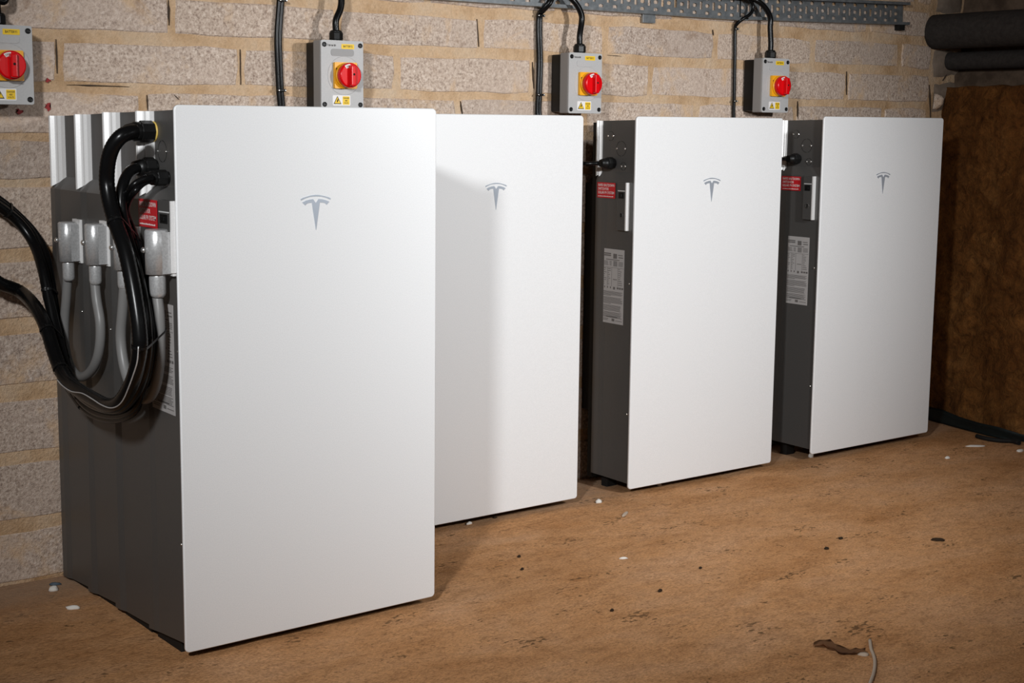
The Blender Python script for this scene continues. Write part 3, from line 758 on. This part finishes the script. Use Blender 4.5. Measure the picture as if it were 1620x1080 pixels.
# ------------------------------------------------------------------ isolator switches on the wall
BW, BH = .126, .175
def isolator(label, x0, z0, number, window, yf=.642):
    t = thing('isolator_switch', label, 'switch', (x0, yf, z0), 0, 'grey isolator switches on the wall')
    yb = WY-.006-yf; ym = .042
    bm = new(); box(bm, .004, BW-.004, ym, yb, .004, BH-.004, .004, 2); obj('back_box', bm, 'blackp', t, 'black back box')
    bm = new(); box(bm, 0, BW, .004, ym, 0, BH, .004, 3); obj('enclosure', bm, 'boxside', t, 'grey enclosure')
    bm = new(); prism(bm, rrect(BW, BH, .005, 4, BW/2, BH/2), (0, 0, 0), X, Z, Y, .0035); cv = obj('cover', bm, 'boxgrey', t, 'light grey cover')
    for fx in (.075, .925):
        for fz in (.065, .935):
            bm = new(); lathe(bm, (BW*fx, .0015, BH*fz), -Y, [(0, .0062), (.0035, .0062), (.0035, .0045), (.0018, .0035)], 14); obj('cover_screw', bm, 'blackp', t, 'black cover screw')
    zc = BH*.490; xc = BW*.545
    bm = new(); lathe(bm, (xc, .0008, zc), -Y, [(0, .050), (.0016, .050), (.0016, .0485), (.0006, .0480)], 36); obj('switch_seat', bm, 'boxgrey', t)
    bm = new(); prism(bm, rrect(.067, .067, .003, 3, xc, zc), (0, -.0008, 0), X, Z, -Y, .0085); pl = obj('escutcheon', bm, 'orange', t, 'square orange-yellow switch plate')
    bm = new(); lathe(bm, (xc, -.009, zc), -Y, [(0, .0325), (.007, .0325), (.007, .030)], 36); obj('collar', bm, 'orange', pl)
    kb = new(); lathe(kb, (xc, -.016, zc), -Y, [(0, .0305), (.006, .0320), (.014, .0320), (.018, .0305), (.019, .028)], 40); kn = obj('knob', kb, 'red', t, 'round red knob')
    bm = new(); box(bm, xc-.0075, xc+.0075, -.050, -.030, zc-.0275, zc+.0255, .0035, 3); obj('grip', bm, 'red', kn)
    bm = new(); lathe(bm, (xc, -.0498, zc+.002), -Y, [(0, .003), (.0006, .003)], 12); obj('grip_hole', bm, 'blackm', kn)
    bm = new(); arc = [(.0285*math.sin(-a), .0285*math.cos(a)) for a in (-.02, .14, .3, .46, .60)]+[(.0195*math.sin(-a), .0195*math.cos(a)) for a in (.56, .42, .28, .14, 0)]
    prism(bm, [(xc+a-.003, zc+b) for a, b in arc], (0, -.0350, 0), X, Z, -Y, .0004); pm = obj('position_mark', bm, 'white', kn, 'white position mark')
    obj('lettering', text_mesh('ON', .0065, (xc-.010, -.0356, zc+.0225), (X+Z*.3).normalized(), (Z-X*.3).normalized()), 'print_', pm)
    bm = new(); box(bm, xc-.030, xc-.024, -.0096, -.008, zc+.012, zc+.019); obj('plate_mark', bm, 'print_', pl)
    # yellow name label
    bm = new(); lw, lh, lx, lz = .038, .0125, BW*.63, BH*.915
    prism(bm, rrect(lw, lh, .001, 2, lx, lz), (0, 0, 0), X, Z, -Y, .0007); lb = obj('name_label', bm, 'yellow', t, 'yellow name label')
    b = text_mesh('BATTERY%s' % number, .0078, (lx, -.0010, lz), X, Z, 'CENTER', .78); obj('lettering', b, 'print_', lb)
    # maker's word in small dark letters, not legible in the photograph
    bm = new(); rr = random.Random(3); xx = BW*.155
    for k in range(7):
        w = rr.uniform(.0022, .0034); h = .0066 if k == 0 else rr.uniform(.0042, .0052); zz = BH*.912
        box(bm, xx, xx+w*.36, -.0008, 0, zz, zz+h); box(bm, xx+w*.36, xx+w, -.0008, 0, zz+h*.38, zz+h*.58)
        if k % 2: box(bm, xx+w*.66, xx+w, -.0008, 0, zz, zz+h*.9)
        xx += w+.0010
    obj('faint_lettering', bm, 'printgrey', t)
    bm = new(); wx, wz = BW*.50, BH*.825
    prism(bm, rrect(.068, .018, .007, 5, wx, wz), (0, 0, 0), X, Z, -Y, .0014); obj('rating_window', bm, 'window' if window else 'boxgrey', t, 'clear window' if window else None)
    # warning label: yellow triangle and yellow danger square on white
    bm = new(); wl, wh, wx, wz = .053, .0265, BW*.475, BH*.125
    prism(bm, rrect(wl, wh, .0025, 3, wx, wz), (0, 0, 0), X, Z, -Y, .0007); wl_ = obj('warning_label', bm, 'white', t, 'white label with yellow warning signs')
    tx, tz = wx-.0125, wz
    def tri(s): return [(tx-s, tz-s*.80), (tx+s, tz-s*.80), (tx, tz+s*.95)]
    bm = new(); prism(bm, tri(.0118), (0, -.0008, 0), X, Z, -Y, .0003); obj('triangle_border', bm, 'print_', wl_)
    bm = new(); prism(bm, [(a, b-.0002) for a, b in tri(.0090)], (0, -.0011, 0), X, Z, -Y, .0003); obj('triangle', bm, 'yellow', wl_)
    bm = new(); prism(bm, [(tx+.0008, tz+.0045), (tx-.0022, tz-.0015), (tx-.0002, tz-.0012), (tx-.0016, tz-.0060), (tx+.0026, tz-.0002), (tx+.0006, tz-.0004), (tx+.0026, tz+.0040)], (0, -.0014, 0), X, Z, -Y, .0003); obj('lightning_sign', bm, 'print_', wl_)
    sx = wx+.0135
    bm = new(); prism(bm, rrect(.0205, .0215, .001, 2, sx, wz), (0, -.0008, 0), X, Z, -Y, .0003); sq = obj('danger_square', bm, 'yellow', wl_)
    for s, zz, sz in (('DANGER', .0058, .0052), ('400', -.0005, .0056), ('VOLTS', -.0065, .0052)):
        b = text_mesh(s, sz, (sx, -.0014, wz+zz), X, Z, 'CENTER', .86); obj('lettering', b, 'print_', sq)
    gx, gy = BW*.46, .023
    bm = new(); lathe(bm, (gx, gy, BH-.002), Z, [(0, .0175), (.006, .0175)], 20); lathe(bm, (gx, gy, BH+.004), Z, [(0, .0185), (.0155, .0185), (.0175, .017)], 8, False)
    lathe(bm, (gx, gy, BH+.020), Z, [(0, .0165), (.005, .0155), (.0075, .011)], 18); obj('cable_gland', bm, 'blackp', t)
    return t
isolator('grey isolator switch cut off by the left edge of the picture', -.183, 1.1035, '1', False)
isolator('grey isolator switch above the large front battery unit', .686, 1.1035, '2', True)
isolator('grey isolator switch in the middle of the wall, below the tray', 1.509, 1.1005, '3', False)
isolator('grey isolator switch farthest right on the wall', 2.323, 1.1115, '4', False)

def wcable(label, pts, r, y=.70, grp='black cables from tray to isolators', name='supply_cable'):
    P = [at(q[0], q[1], 1, q[2] if len(q) > 2 else y) for q in pts]
    bm = new(); tube(bm, P, r, 14, 8); return tag(obj(name, bm, 'black'), label, 'cable', grp)
def g_top(x0, z0): return Vector((x0+BW*.46, .642+.023, z0+BH+.022))
def box_cable(label, x0, z0, pts, r=.0088):
    g = g_top(x0, z0); P = [g, g+Vector((0, 0, .03))]+[at(q[0], q[1], 1, q[2]) for q in pts]
    if P[-1].z < 1.5 and len(pts) < 5: P.append(Vector((P[-1].x, .70, P[-1].z+.07)))
    bm = new(); tube(bm, P, r, 16, 8); tag(obj('supply_cable', bm, 'black'), label, 'cable', 'black cables from tray to isolators')
box_cable('thick black cable rising from the isolator at the left picture edge', -.183, 1.1035, [(8, 0, .666), (8, -30, .668), (12, -70, .675)])
box_cable('thick black cable rising from the isolator above the front unit', .686, 1.1035, [(538.5, 14, .667), (540, -5, .67), (536, -40, .68), (532, -70, .69)])
box_cable('thick black cable curving from the middle isolator into the tray', 1.509, 1.1005, [(920, 36, .668), (920, 24, .668), (914, 10, .67), (904, -2, .675), (890, -12, .69), (870, -20, .69)])
box_cable('thick black cable arching from the right isolator into the tray', 2.323, 1.1115, [(1218.5, 45, .668), (1218.5, 28, .668), (1211, 13, .67), (1199, 2, .677), (1183, -4, .69), (1150, -6, .695), (1100, -8, .695)])
# slim paired cables clipped to the wall that run down behind the units to the side glands
def drop(label, pts, r, unit, gpt, pair, dz=0):
    P = [at(q[0], q[1], 1, q[2]) for q in pts]
    gx, gy, gz = gpt
    P += [Vector((P[-1].x+.01, .712, gz+.10)), Vector((P[-1].x+.04, .70, gz+.012)), Vector((gx-.09, gy+.02, gz)), Vector((gx-.045, gy, gz))]
    t = thing('battery_cable', label, 'cable', (0, 0, 0), 0, 'slim cables clipped to the wall')
    offs = (-.0045, .0045) if pair else (0,)
    for k, o_ in enumerate(offs):
        bm = new(); Q = [p+Vector((o_*(1 if i < len(P)-2 else .3), 0, 0)) for i, p in enumerate(P)]; tube(bm, Q, r, 12, 8); obj('cable_core', bm, 'black', t)
    return t, P
def clip(t, px, py, w=.022):
    p = at(px, py, 1, .721); bm = new(); box(bm, p.x-w/2, p.x+w/2, .708, .7145, p.z-.0035, p.z+.0035, .0025, 2); cl = obj('wall_clip', bm, 'blackp', t)
    for s in (-1, 1):
        bm = new(); lathe(bm, (p.x+s*w*.36, .7082, p.z), -Y, [(0, .0026), (.0012, .0026), (.002, .001)], 10); obj('nail', bm, 'screw', cl)
def gl3(loc, rz):
    y, z = loc3(970, 258, URW); v = Vector((0, y, z)); v.rotate(Matrix.Rotation(rz, 3, 'Z')); return (loc[0]+v.x, loc[1]+v.y, loc[2]+v.z)
ta, _ = drop('paired slim black cables down the wall left of the second isolator', [(444, -60, .715), (445, -25, .718), (444, 0, .7215), (441, 40, .7215), (440, 70, .7215), (441, 100, .7215), (443, 143, .7215), (445, 165, .7215), (446, 190, .7215)], .0062, t2, gl3(L2, -.0032), True)
clip(ta, 443, 143, .026); clip(ta, 445, 1, .024)
tb, _ = drop('paired slim black cables down the wall left of the middle isolator', [(880, -30, .69), (874, -8, .69), (868, 6, .69), (858, 17, .705), (853.5, 25, .7215), (853, 60, .7215), (854, 100, .7215), (852.5, 150, .7215), (852, 182, .7215)], .0062, t3, gl3(L3, -.011), True)
clip(tb, 853, 25, .028); clip(tb, 852.5, 150, .028)
tc, _ = drop('single slim black cable down the wall left of the right isolator', [(1183, -4, .69), (1190, 5, .69), (1191, 14, .69), (1186, 23, .692), (1175, 30, .70), (1166, 38, .714), (1163, 46, .7215), (1162.5, 90, .7215), (1161.5, 150, .7215), (1161, 186, .7215)], .0056, t4, gl3(L4, -.0083), False)
clip(tc, 1162, 46, .016); clip(tc, 1160, 160, .016)

# ------------------------------------------------------------------ lagged pipes at the top right
def pipe(label, p0, d, L, r):
    bm = new(); d = Vector(d).normalized(); rr = random.Random(2)
    prof = [(0, r*.93), (.006, r*.985), (.02, r)]+[(.02+(L-.02)*k/14, r*(1+rr.uniform(-.012, .012))) for k in range(1, 15)]
    lathe(bm, p0, d, prof, 36); t = tag(obj('lagged_pipe', bm, 'pipe'), label, 'pipe', 'dark lagged pipes from the wall'); return t
pipe('thick dark lagged pipe coming out of the wall at the top right', (3.332, .742, 1.416), (.12, -1, .004), 2.2, .0635)
pipe('thinner dark lagged pipe just below the thick one', (3.420, .742, 1.312), (.10, -1, .006), 2.2, .0325)

# ------------------------------------------------------------------ loose bits on the floor
def ground(px, py):
    p = at(px, py, 2, -.015)
    for _ in range(5): p = at(px, py, 2, floor_h(p.x, p.y)-.003)
    return p
def lump(name, label, cat, px, py, w, d, h, m, rz=0, seed=1, group=None):
    p = ground(px, py); bm = new(); bmesh.ops.create_icosphere(bm, subdivisions=2, radius=1)
    for v in bm.verts:
        n_ = 1+.38*noise.noise(v.co*1.7+Vector((seed*3.1, seed, 0)))
        v.co = Vector((v.co.x*w/2*n_, v.co.y*d/2*n_, max(-.35, v.co.z)*h/1.2*n_))
    bmesh.ops.rotate(bm, verts=bm.verts, cent=(0, 0, 0), matrix=Matrix.Rotation(rz, 3, 'Z'))
    for f in bm.faces: f.smooth = True
    o = obj(name, bm, m); o.location = p+Z*h*.25; return tag(o, label, cat, group)
FL = 'plaster flakes on the floor'
lump('plaster_flake', 'long white flake on the floor left of the stack', 'flake', 115, 963, .034, .012, .008, 'flake', -.5, 1, FL)
lump('plaster_flake', 'small white crumb by the blue scrap at the wall foot', 'flake', 85, 934, .022, .020, .012, 'flake', .4, 2, FL)
lump('plastic_scrap', 'faded blue scrap at the wall foot left of the stack', 'scrap', 87, 925, .028, .012, .006, 'blue', -.4, 3)
lump('plaster_flake', 'white flake on the floor in front of the gap between second and third units', 'flake', 947, 795, .022, .018, .010, 'flake', .2, 4, FL)
lump('wood_chip', 'pale sliver of wood on the floor before the third unit', 'chip', 989, 814, .055, .010, .006, 'twig', .55, 5)
lump('plaster_flake', 'lone pale flake in the middle of the open floor', 'flake', 986, 884, .022, .008, .005, 'flake', -.4, 6, FL)
lump('plaster_flake', 'white crumb under the left corner of the farthest unit', 'flake', 1283, 723, .022, .016, .014, 'flake', 0, 7, FL)
lump('plaster_flake', 'white crumb under the edge of the third unit', 'flake', 1043, 768, .018, .012, .008, 'flake', 0, 8, FL)
lump('plaster_flake', 'white flake lying flat beside the black strip on the right', 'flake', 1543, 706, .075, .018, .005, 'flake', -.5, 9, FL)
lump('plaster_flake', 'white crumb at the right edge of the floor', 'flake', 1614, 714, .03, .02, .008, 'flake', 0, 10, FL)
lump('plaster_flake', 'small white crumb on the floor right of the farthest unit', 'flake', 1499, 725, .020, .014, .007, 'flake', 0, 12, FL)
lump('plaster_flake', 'pale flake at the bottom edge of the half-hidden unit', 'flake', 742, 829, .024, .010, .007, 'flake', .2, 13, FL)
lump('pebble', 'dark pebble alone on the open floor to the right', 'pebble', 1484, 855, .036, .012, .008, 'pebble', -.75, 14)
for px, py, w, lb in ((821, 881, .014, 'upper of two dark crumbs close together on the floor left of centre'), (826, 901, .014, 'lower of two dark crumbs close together on the floor left of centre'),
                      (1044, 935, .016, 'dark crumb on the floor nearest the bottom centre, alone'), (1330, 852, .02, 'dark crumb on the right of the floor, upper of a pair'),
                      (1308, 868, .02, 'dark crumb on the right of the floor, lower of a pair'), (968, 966, .014, 'dark crumb closest to the bottom edge of the open floor'),
                      (1108, 899, .012, 'dark crumb in the middle of the floor, right of the lone pale flake'), (783, 819, .018, 'dark crumb at the foot of the half-hidden unit')):
    lump('dirt_crumb', lb, 'crumb', px, py, w, w*.6, .005, 'pebble', .5, px, 'dirt crumbs on the floor')
# dead leaf with a pale patch, and a bit of pale string
p = ground(1325, 1031); bm = new(); g = []
for i in range(11):
    f = i/10; w = (.016*math.sin(PI*min(1, f*.86+.10))+.003)*(1+.35*math.sin(i*2.6))
    row = []
    for j in range(4):
        s = j/3-.5; row.append(bm.verts.new((-.05+.105*f, s*2*w+.004*math.sin(f*9), .003+.006*abs(s)*2*(1+math.sin(f*7))+.003*noise.noise(Vector((f*6, s*4, 1))))))
    g.append(row)
for i in range(10):
    for j in range(3): bm.faces.new((g[i][j], g[i+1][j], g[i+1][j+1], g[i][j+1])).smooth = True
bmesh.ops.solidify(bm, geom=bm.faces[:], thickness=.0012)
lf = tag(obj('dead_leaf', bm, 'bark'), 'curled brown dead leaf on the floor at the bottom right', 'leaf'); lf.location = p+Z*.002; lf.rotation_euler = (0, 0, -1.0)
lump('plaster_flake', 'pale flake touching the tip of the dead leaf', 'flake', 1366, 1036, .024, .016, .006, 'twig', -.6, 21, FL)
S = [ground(a, b)+Z*.005 for a, b in ((1376, 1016), (1378, 1030), (1382, 1040), (1384, 1052), (1382, 1068), (1376, 1085), (1370, 1100))]
bm = new(); tube(bm, S, .0035, 8, 6); tag(obj('string', bm, 'twig'), 'short bent piece of pale string at the bottom right', 'string')
# dark strip of sheet lying against the foot of the earth wall
S = [(1440, 658), (1472, 666), (1500, 674), (1530, 682), (1560, 690), (1590, 696), (1620, 700), (1660, 706)]
bm = new(); g = []
for i, (a, b) in enumerate(S):
    q = ground(a, b); w = (.034-.0035*i)+.004*math.sin(i*1.9)
    row = [q+Z*.004, q-NW*.012+Z*w*.55, q-NW*.030+Z*w, q-NW*.055+Z*(w+.006)]
    g.append([bm.verts.new(v) for v in row])
for i in range(len(S)-1):
    for j in range(3): bm.faces.new((g[i][j], g[i+1][j], g[i+1][j+1], g[i][j+1])).smooth = True
bmesh.ops.solidify(bm, geom=bm.faces[:], thickness=.004)
tag(obj('plastic_strip', bm, 'greenblack'), 'dark strip of membrane lying along the foot of the earth wall', 'strip')
S = [ground(a, b)+Z*.008 for a, b in ((1545, 693), (1560, 697), (1580, 700), (1600, 701), (1612, 704))]
bm = new(); tube(bm, S, .008, 8, 5); tag(obj('stick', bm, 'blackm'), 'short dark stick on the floor below the membrane strip', 'stick')
